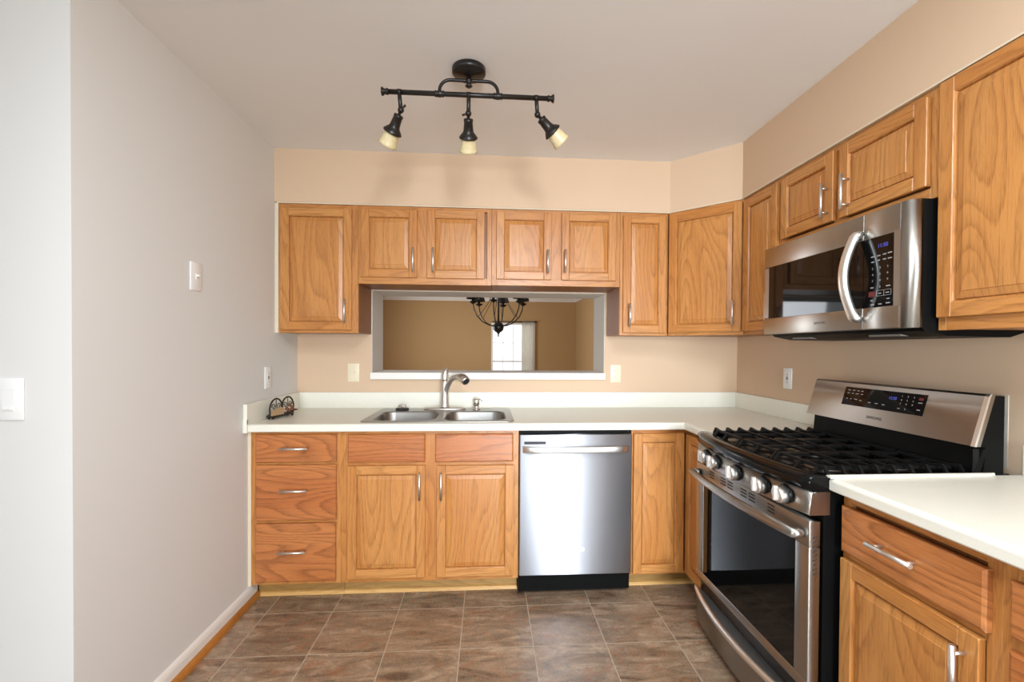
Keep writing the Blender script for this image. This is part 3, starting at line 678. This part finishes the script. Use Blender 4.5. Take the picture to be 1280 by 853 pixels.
# storage drawer with bowed lip
dr = sweep(lambda x: [(.3+bow(x, .9), 1.6), (.2+bow(x, .9), 6.0), (-.0+bow(x, 1.4), 7.0), (1.4, 7.0), (1.4, 1.6)], .1, RW-.1).obj('storage_drawer', SSR, rg)
sweep(lambda x: [(.2+bow(x, 1.4), 6.9), (-.15+bow(x, 1.9), 7.1), (-.25+bow(x, 2.1), 7.6), (-.1+bow(x, 2.0), 8.0), (.3+bow(x, 1.8), 8.0), (.8, 7.3), (1.4, 7.2)], .1, RW-.1).obj('drawer_pull', CHR, dr)
MB().box(.3, RW-.3, .9, 2, 6.9, 9.8).obj('kick_gap', BLK, rg)
# grates and burners
ys = [2.9+17.7*k/8 for k in range(9)]
secs = ((1.0, 10.1, True, False), (10.3, 19.4, False, False), (19.6, 28.8, False, True))
for a, b_, le, re in secs:
    m = MB()
    for i, y in enumerate(ys):
        if i % 2 and not (le or re): continue
        b2 = a+3.4 if i % 2 and le else b_; a2 = b_-3.4 if i % 2 and re else a
        P = [(a2+.25, y, 36.72), (b2-.25, y, 36.72)]
        if le: P = [(a-.25, y, 36.0), (a+.35, y, 36.95), (a+1.6, y, 36.72)]+P[1:]
        if re: P = P[:1]+[(b_-1.6, y, 36.72), (b_-.35, y, 36.95), (b_+.25, y, 36.0)]
        m.tube(P, .27, 4, True, False, (0, 0, 1))
    xs = ([a+1.4] if le else [a+.25])+[(a+b_)/2]+([b_-1.4] if re else [b_-.25])
    for x in xs:
        P = [(x, ys[0]-.9, 35.6), (x, ys[0]-.3, 36.5), (x, ys[-1]+.3, 36.5), (x, ys[-1]+.9, 35.6)]
        m.tube(P, .3, 4, True, False, (0, 0, 1))
    m.obj('grate', IRON, rg)
for x, y, r in ((6.2, 6.8, 1.9), (6.2, 16.4, 1.5), (14.9, 11.6, 2.1), (23.6, 6.8, 2.0), (23.6, 16.4, 1.6)):
    bu = MB().lathe([(r+.5, 35.5), (r+.4, 35.75), (r, 35.85)], (x, y, 0), n=28).obj('burner', mat('burner_head', S(120, 118, 114), .35, 1) if not bpy.data.materials.get('burner_head') else bpy.data.materials['burner_head'], rg)
    MB().lathe([(r, 35.85), (r+.05, 36.05), (r-.2, 36.25), (.4, 36.3)], (x, y, 0), n=28).obj('burner_cap', BLK, bu)
# backguard
bgp = [(21.1, 39.55), (22.9, 45.7), (23.15, 45.95), (23.7, 45.95), (23.7, 45.6), (21.9, 39.5)]
m = MB().prism(bgp, 0, RW, 'x'); bg = m.obj('backguard', SSR, rg)
MB().prism([(22.3, 35.8), (22.6, 39.4), (21.7, 39.6), (23.4, 45.75), (25.0, 45.75), (25.0, 35.0), (22.3, 35.0)], .12, RW-.02, 'x').obj('backguard_housing', BLKM, rg)
MB().box(RW-.35, RW, 21.0, 21.8, 35.5, 39.3, .1).obj('rear_bracket', BLK, rg)
MB().prism([(21.04, 39.52), (22.84, 45.7), (23.1, 46.0), (23.3, 46.0), (23.1, 45.6), (21.35, 39.5)], RW-.45, RW+.05, 'x').obj('edge_trim', CHR, bg)
MB().prism([(21.0, 36.2), (21.9, 36.2), (22.7, 39.2), (22.3, 39.3)], RW-.3, RW+.02, 'x').obj('side_bracket', BLKM, rg)
sl = math.atan2(1.8, 6.15)
dp = empty('display_panel'); bpy.data.objects.remove(dp)
def onbg(t_, z_, d=0.0):     # point on the sloping backguard face
    return (t_, 21.1+(z_-39.55)*1.8/6.15-d, z_)
m = MB(); q = [onbg(7.5, 42.15, .05), onbg(22.2, 42.15, .05), onbg(22.2, 45.1, .05), onbg(7.5, 45.1, .05)]
m.loft([[(x, y+.15, z) for x, y, z in q], q], True, True, False); disp = m.obj('display_panel', GLASSB, bg)
rot = (PI/2-sl, 0, 0)
def bgtext(s_, x, z, size, mt, nm='lettering', par=None): return text(nm, s_, size, mt, par or disp, onbg(x, z, .07), rot)
bgtext('12:50', 16.9, 44.1, .62, LEDB, 'clock_digits')
for i, row in enumerate(('123', '456', '789')):
    for j, chx in enumerate(row): bgtext(chx, 18.4+.95*j, 44.55-.55*i, .36, INK)
bgtext('0', 19.35, 42.75, .36, INK)
for x, z, w_ in ((8.4, 44.6, .5), (9.4, 44.6, .5), (10.3, 44.6, .4), (11.1, 44.6, .4), (8.4, 44.1, .4), (9.3, 44.1, .35), (10.2, 44.1, .6), (11.2, 44.1, .4), (8.4, 43.2, .35), (9.2, 43.2, .3), (10.2, 43.2, .6), (11.2, 43.1, .45), (13.0, 43.0, .5), (14.3, 43.0, .55), (15.6, 42.95, .5), (18.3, 42.75, .4), (21.4, 43.9, .6), (21.4, 42.9, .5)):
    m = MB(); q = [onbg(x-w_/2, z-.06, .075), onbg(x+w_/2, z-.06, .075), onbg(x+w_/2, z+.06, .075), onbg(x-w_/2, z+.06, .075)]
    m.loft([[(a, b_+.03, c_) for a, b_, c_ in q], q], True, True, False); m.obj('key_mark', INK, disp)
m = MB(); q = [onbg(21.05, 44.25, .075), onbg(21.75, 44.25, .075), onbg(21.75, 44.6, .075), onbg(21.05, 44.6, .075)]; m.loft([[(a, b_+.03, c_) for a, b_, c_ in q], q], True, True, False); m.obj('off_key', INKR, disp)
bgtext('SAMSUNG', 14.6, 40.75, .62, INKG, 'logo', bg)
tag(rg, 'stainless steel gas range with black cooktop and cast iron grates', 'range')

# ------------------------------------------------------------------ microwave (local front y=0 at X=98.5)
mw = empty('microwave', (98.5, -36.75, 0), RIGHT)
MW = 29.7
m = MB(); m.box(.15, MW-.1, 1.3, 15.2, 54.6, 69.75); m.obj('body', BLKM, mw)
m = MB(); m.prism([(1.0, 54.6), (15.2, 54.6), (15.2, 53.6), (13.2, 53.0), (5.0, 53.1), (2.0, 53.7)], .1, MW-.05, 'x'); bp = m.obj('vent_base', BLKM, mw)
MB().box(3.5, 8, 3.2, 5.2, 53.2, 53.5).box(20, 25, 3.2, 5.2, 53.2, 53.5).obj('lamp_lens', LENS, bp)
m = MB(); x1 = 22.55
m.box(.05, x1, 0, 1.5, 66.2, 69.7, .1, None, 2); m.box(.05, x1, 0, 1.5, 54.1, 57.0, .1, None, 2); m.box(.05, 1.35, 0, 1.5, 57, 66.2, .08); md = m.obj('door', SSR, mw)
MB().box(1.3, x1-.02, .06, 1.3, 56.95, 66.25).obj('door_window', GLASSB, md)
hp = [(22.0, .1, 67.2), (21.9, -.6, 67.0)]+[(21.9-.1, -.7-1.55*math.sin(PI*k/16), 66.8-11.0*k/16) for k in range(17)]+[(21.9, -.6, 55.7), (22.0, .1, 55.5)]
MB().tube(hp, [.5, .56]+[.58]*17+[.56, .5], 14, ry=1.3).obj('handle', CHR, md)
m = MB()
m.box(x1+.08, 28.2, 0, 1.5, 66.2, 69.7, .1, None, 2); m.box(x1+.08, 28.2, 0, 1.5, 54.1, 57.0, .1, None, 2); m.box(27.3, 28.2, 0, 1.5, 56.9, 66.3)
pts_ = [(28.2, 0)]+arc(28.2, 1.5, 1.5, -PI/2, 0, 8)+[(28.2, 1.5)]
m.prism(pts_, 54.1, 69.7, 'z', True); mp_ = m.obj('control_frame', SSR, mw)
cpn = MB().box(x1+.08, 27.35, .04, 1.2, 56.95, 66.25).obj('keypad', GLASSB, mw)
text('clock_digits', '11:50', .72, LEDB, cpn, (25.6, .02, 64.95), UP90)
for i, row in enumerate(('123', '456', '789')):
    for j, chx in enumerate(row): text('lettering', chx, .42, INK, cpn, (24.1+1.15*j, .02, 62.1-.82*i), UP90)
text('lettering', '0', .42, INK, cpn, (25.25, .02, 59.6), UP90)
for x, z, w_ in ((24.1, 63.7, .6), (25.0, 63.7, .5), (25.9, 63.75, .5), (26.7, 63.8, .6), (24.1, 63.0, .5), (25.0, 63.1, .4), (25.9, 63.1, .45), (26.7, 63.1, .6), (24.0, 59.6, .5), (26.5, 59.6, .6), (25.25, 58.75, .45), (26.4, 58.75, .5), (24.0, 57.9, .4), (26.5, 57.95, .4), (24.1, 57.35, .6), (25.3, 57.35, .5), (26.5, 57.4, .6)):
    MB().box(x-w_/2, x+w_/2, .015, .05, z-.07, z+.07).obj('key_mark', INK, cpn)
m = MB(); m.box(24.75, 26.95, .015, .05, 59.12, 59.16).box(24.75, 26.95, .015, .05, 58.4, 58.44).box(24.75, 24.79, .015, .05, 58.4, 59.16).box(25.85, 25.89, .015, .05, 58.4, 59.16).box(26.92, 26.95, .015, .05, 58.4, 59.16)
m.obj('key_outline', INK, cpn)
MB().box(23.5, 24.5, .015, .05, 58.4, 59.1).obj('stop_key', INKR, cpn)
text('logo', 'SAMSUNG', .55, INKG, md, (14.4, -.012, 55.45), UP90)
tag(mw, 'stainless steel over-the-range microwave with curved handle and black keypad', 'microwave')

# ------------------------------------------------------------------ track light
tl = empty('track_light', (44.3, -45, CZ))
MB().lathe([(2.65, -.02), (2.65, -.7), (2.45, -.95), (1.0, -1.15), (.5, -1.3)], n=36).obj('canopy', BRONZE, tl)
MB().lathe([(.32, -1.2), (.32, -1.6), (.55, -1.7), (.55, -2.1), (.35, -2.2), (.42, -2.5), (.6, -2.7), (.25, -2.95)], n=18).obj('finial', BRONZE, tl)
ZB = -4.1
P = [(-4.6, 0, ZB)]+[(-4.6+1.7*(1-math.cos(a)), 0, ZB+.5+1.75*math.sin(a)) for a in [PI/2*k/8 for k in range(9)]]
P = P+[(-x, y, z) for x, y, z in P[::-1]]
MB().tube(P, .26, 10, up=(0, 1, 0)).obj('arch', BRONZE, tl)
m = MB().tube([(-13.5, 0, ZB), (13.5, 0, ZB)], .38, 14)
for s_ in (-1, 1):
    m.lathe([(.36, 0), (.5, .1), (.5, .3), (.4, .4), (.42, .6), (.65, .9), (.68, 1.05), (.3, 1.15)], (s_*12.5, 0, ZB), (s_, 0, 0), 18)
    m.lathe([(.5, -.7), (.5, -.5), (.42, -.45), (.52, -.25), (.52, .25), (.42, .45), (.5, .5), (.5, .7)], (s_*4.6, 0, ZB), (1, 0, 0), 18)
m.obj('bar', BRONZE, tl)
def spot(x, jx, jz, axis, wing):
    ax = Vector(axis).normalized(); j = Vector((jx, 0, jz))
    m = MB().tube([(x, 0, ZB+.35), (x+(jx-x)*.3, 0, ZB-.9), tuple(j)], .32, 10); m.lathe([(.46, -.3), (.46, .3)], (x, 0, ZB), (1, 0, 0), 16); m.sphere(tuple(j), .5, 14)
    m.tube([tuple(j), tuple(j+Vector(wing))], [.12, .18], 8)
    h_ = m.obj('spot_arm', BRONZE, tl)
    MB().lathe([(.24, 0), (.24, .7), (.72, .8), (.76, 1.1), (.70, 1.2), (.80, 2.5), (.90, 2.8), (1.15, 3.05), (1.5, 3.5), (1.48, 3.7), (.4, 3.7)], j, ax, 24).obj('socket', BRONZE, h_)
    MB().lathe([(1.16, 3.65), (1.2, 4.1), (1.3, 4.9), (1.44, 5.5), (1.54, 5.8), (1.46, 5.8), (1.34, 5.4), (1.2, 4.9), (1.1, 4.1), (1.0, 3.7)], j, ax, 28, False, False).obj('lamp_shade', SHADE, h_)
    MB().lathe([(.3, 3.7), (.45, 4.0), (.7, 4.5), (.72, 4.8), (.4, 5.1), (.05, 5.2)], j, ax, 16).obj('bulb', BULB, h_)
spot(-10.85, -10.6, -6.9, (-.48, .5, -.80), (.75, -.1, .75))
spot(0, -.05, -7.0, (-.02, .62, -.80), (-.95, -.1, -.35))
spot(10.75, 10.95, -6.75, (.74, .30, -.62), (-.3, -.3, -.3))
tag(tl, 'oil rubbed bronze three-spot track light with cream glass shades on the ceiling', 'light')

# ------------------------------------------------------------------ outlets and switches (local: plate face towards -y)
def plate(name, loc, rz, m_, w_, h_, label, cat, kind):
    r = empty(name, loc, rz)
    MB().box(-w_/2, w_/2, -.22, -.01, -h_/2, h_/2, .1, None, 2).obj('cover_plate', m_, r)
    if kind == 'toggle':
        MB().box(-.2, .2, -.3, -.2, -.5, .5, .03).box(-.15, .15, -.75, -.25, .0, .28, .05).obj('toggle', m_, r)
    elif kind == 'dimmer':
        MB().lathe([(.42, 0), (.42, .35), (.36, .42)], (0, -.2, 0), (0, -1, 0), 20).obj('dial', m_, r)
    elif kind == 'rocker':
        MB().box(-.66, .66, -.28, -.2, -1.35, 1.35, .03).obj('rocker', m_, r)
        MB().box(-.5, .5, -.42, -.27, -1.2, -.85, .05).obj('slider', m_, r)
    elif kind == 'duplex':
        for z in (.78, -.78):
            o_ = MB().prism([(.66*math.copysign(min(1, abs(math.cos(a))*1.25), math.cos(a)), z+.58*math.sin(a)) for a in [2*PI*k/20 for k in range(20)]], -.27, -.2, 'y').obj('receptacle', m_, r)
            MB().box(-.27, -.2, -.29, -.26, z-.05, z+.28).box(.2, .27, -.29, -.26, z-.05, z+.25).lathe([(.1, 0), (.1, .02)], (0, -.27, z-.25), (0, -1, 0), 10).obj('slots', SLOT, o_)
    elif kind == 'gfci':
        o_ = MB().box(-.66, .66, -.28, -.2, -1.35, 1.35, .04).obj('receptacle', m_, r)
        MB().box(-.25, .25, -.31, -.27, .05, .3).box(-.25, .25, -.31, -.27, -.3, -.05).obj('reset_buttons', SLOT, o_)
        MB().box(-.27, -.2, -.29, -.27, .7, 1.0).box(.2, .27, -.29, -.27, .7, 1.0).box(-.27, -.2, -.29, -.27, -1.0, -.7).box(.2, .27, -.29, -.27, -1.0, -.7).obj('slots', SLOT, o_)
    return tag(r, label, cat)
LEFTR = PI/2
plate('light_switch', (0, -40.4, 62.6), LEFTR, PLATEW, 2.9, 4.6, 'white toggle light switch high on the grey left wall', 'light switch', 'toggle')
plate('wall_outlet', (0, -15.8, 44.6), LEFTR, PLATEW, 2.9, 4.7, 'white outlet on the left wall above the wire holder', 'outlet', 'gfci')
plate('light_switch', (13.75, 0, 44.9), 0, PLATEA, 2.95, 4.7, 'almond switch plate on the tan wall left of the opening', 'light switch', 'dimmer')
plate('wall_outlet', (81.0, 0, 44.8), 0, PLATEA, 2.9, 4.7, 'almond duplex outlet on the tan wall right of the opening', 'outlet', 'duplex')
plate('wall_outlet', (114, -21.1, 45.0), RIGHT, PLATEW, 2.9, 4.6, 'white outlet on the right wall left of the range', 'outlet', 'gfci')
plate('light_switch', (-6.6, -62.7, 45.1), 0, PLATEW, 3.1, 4.8, 'white dimmer switch on the pale wall at the left edge', 'light switch', 'rocker')
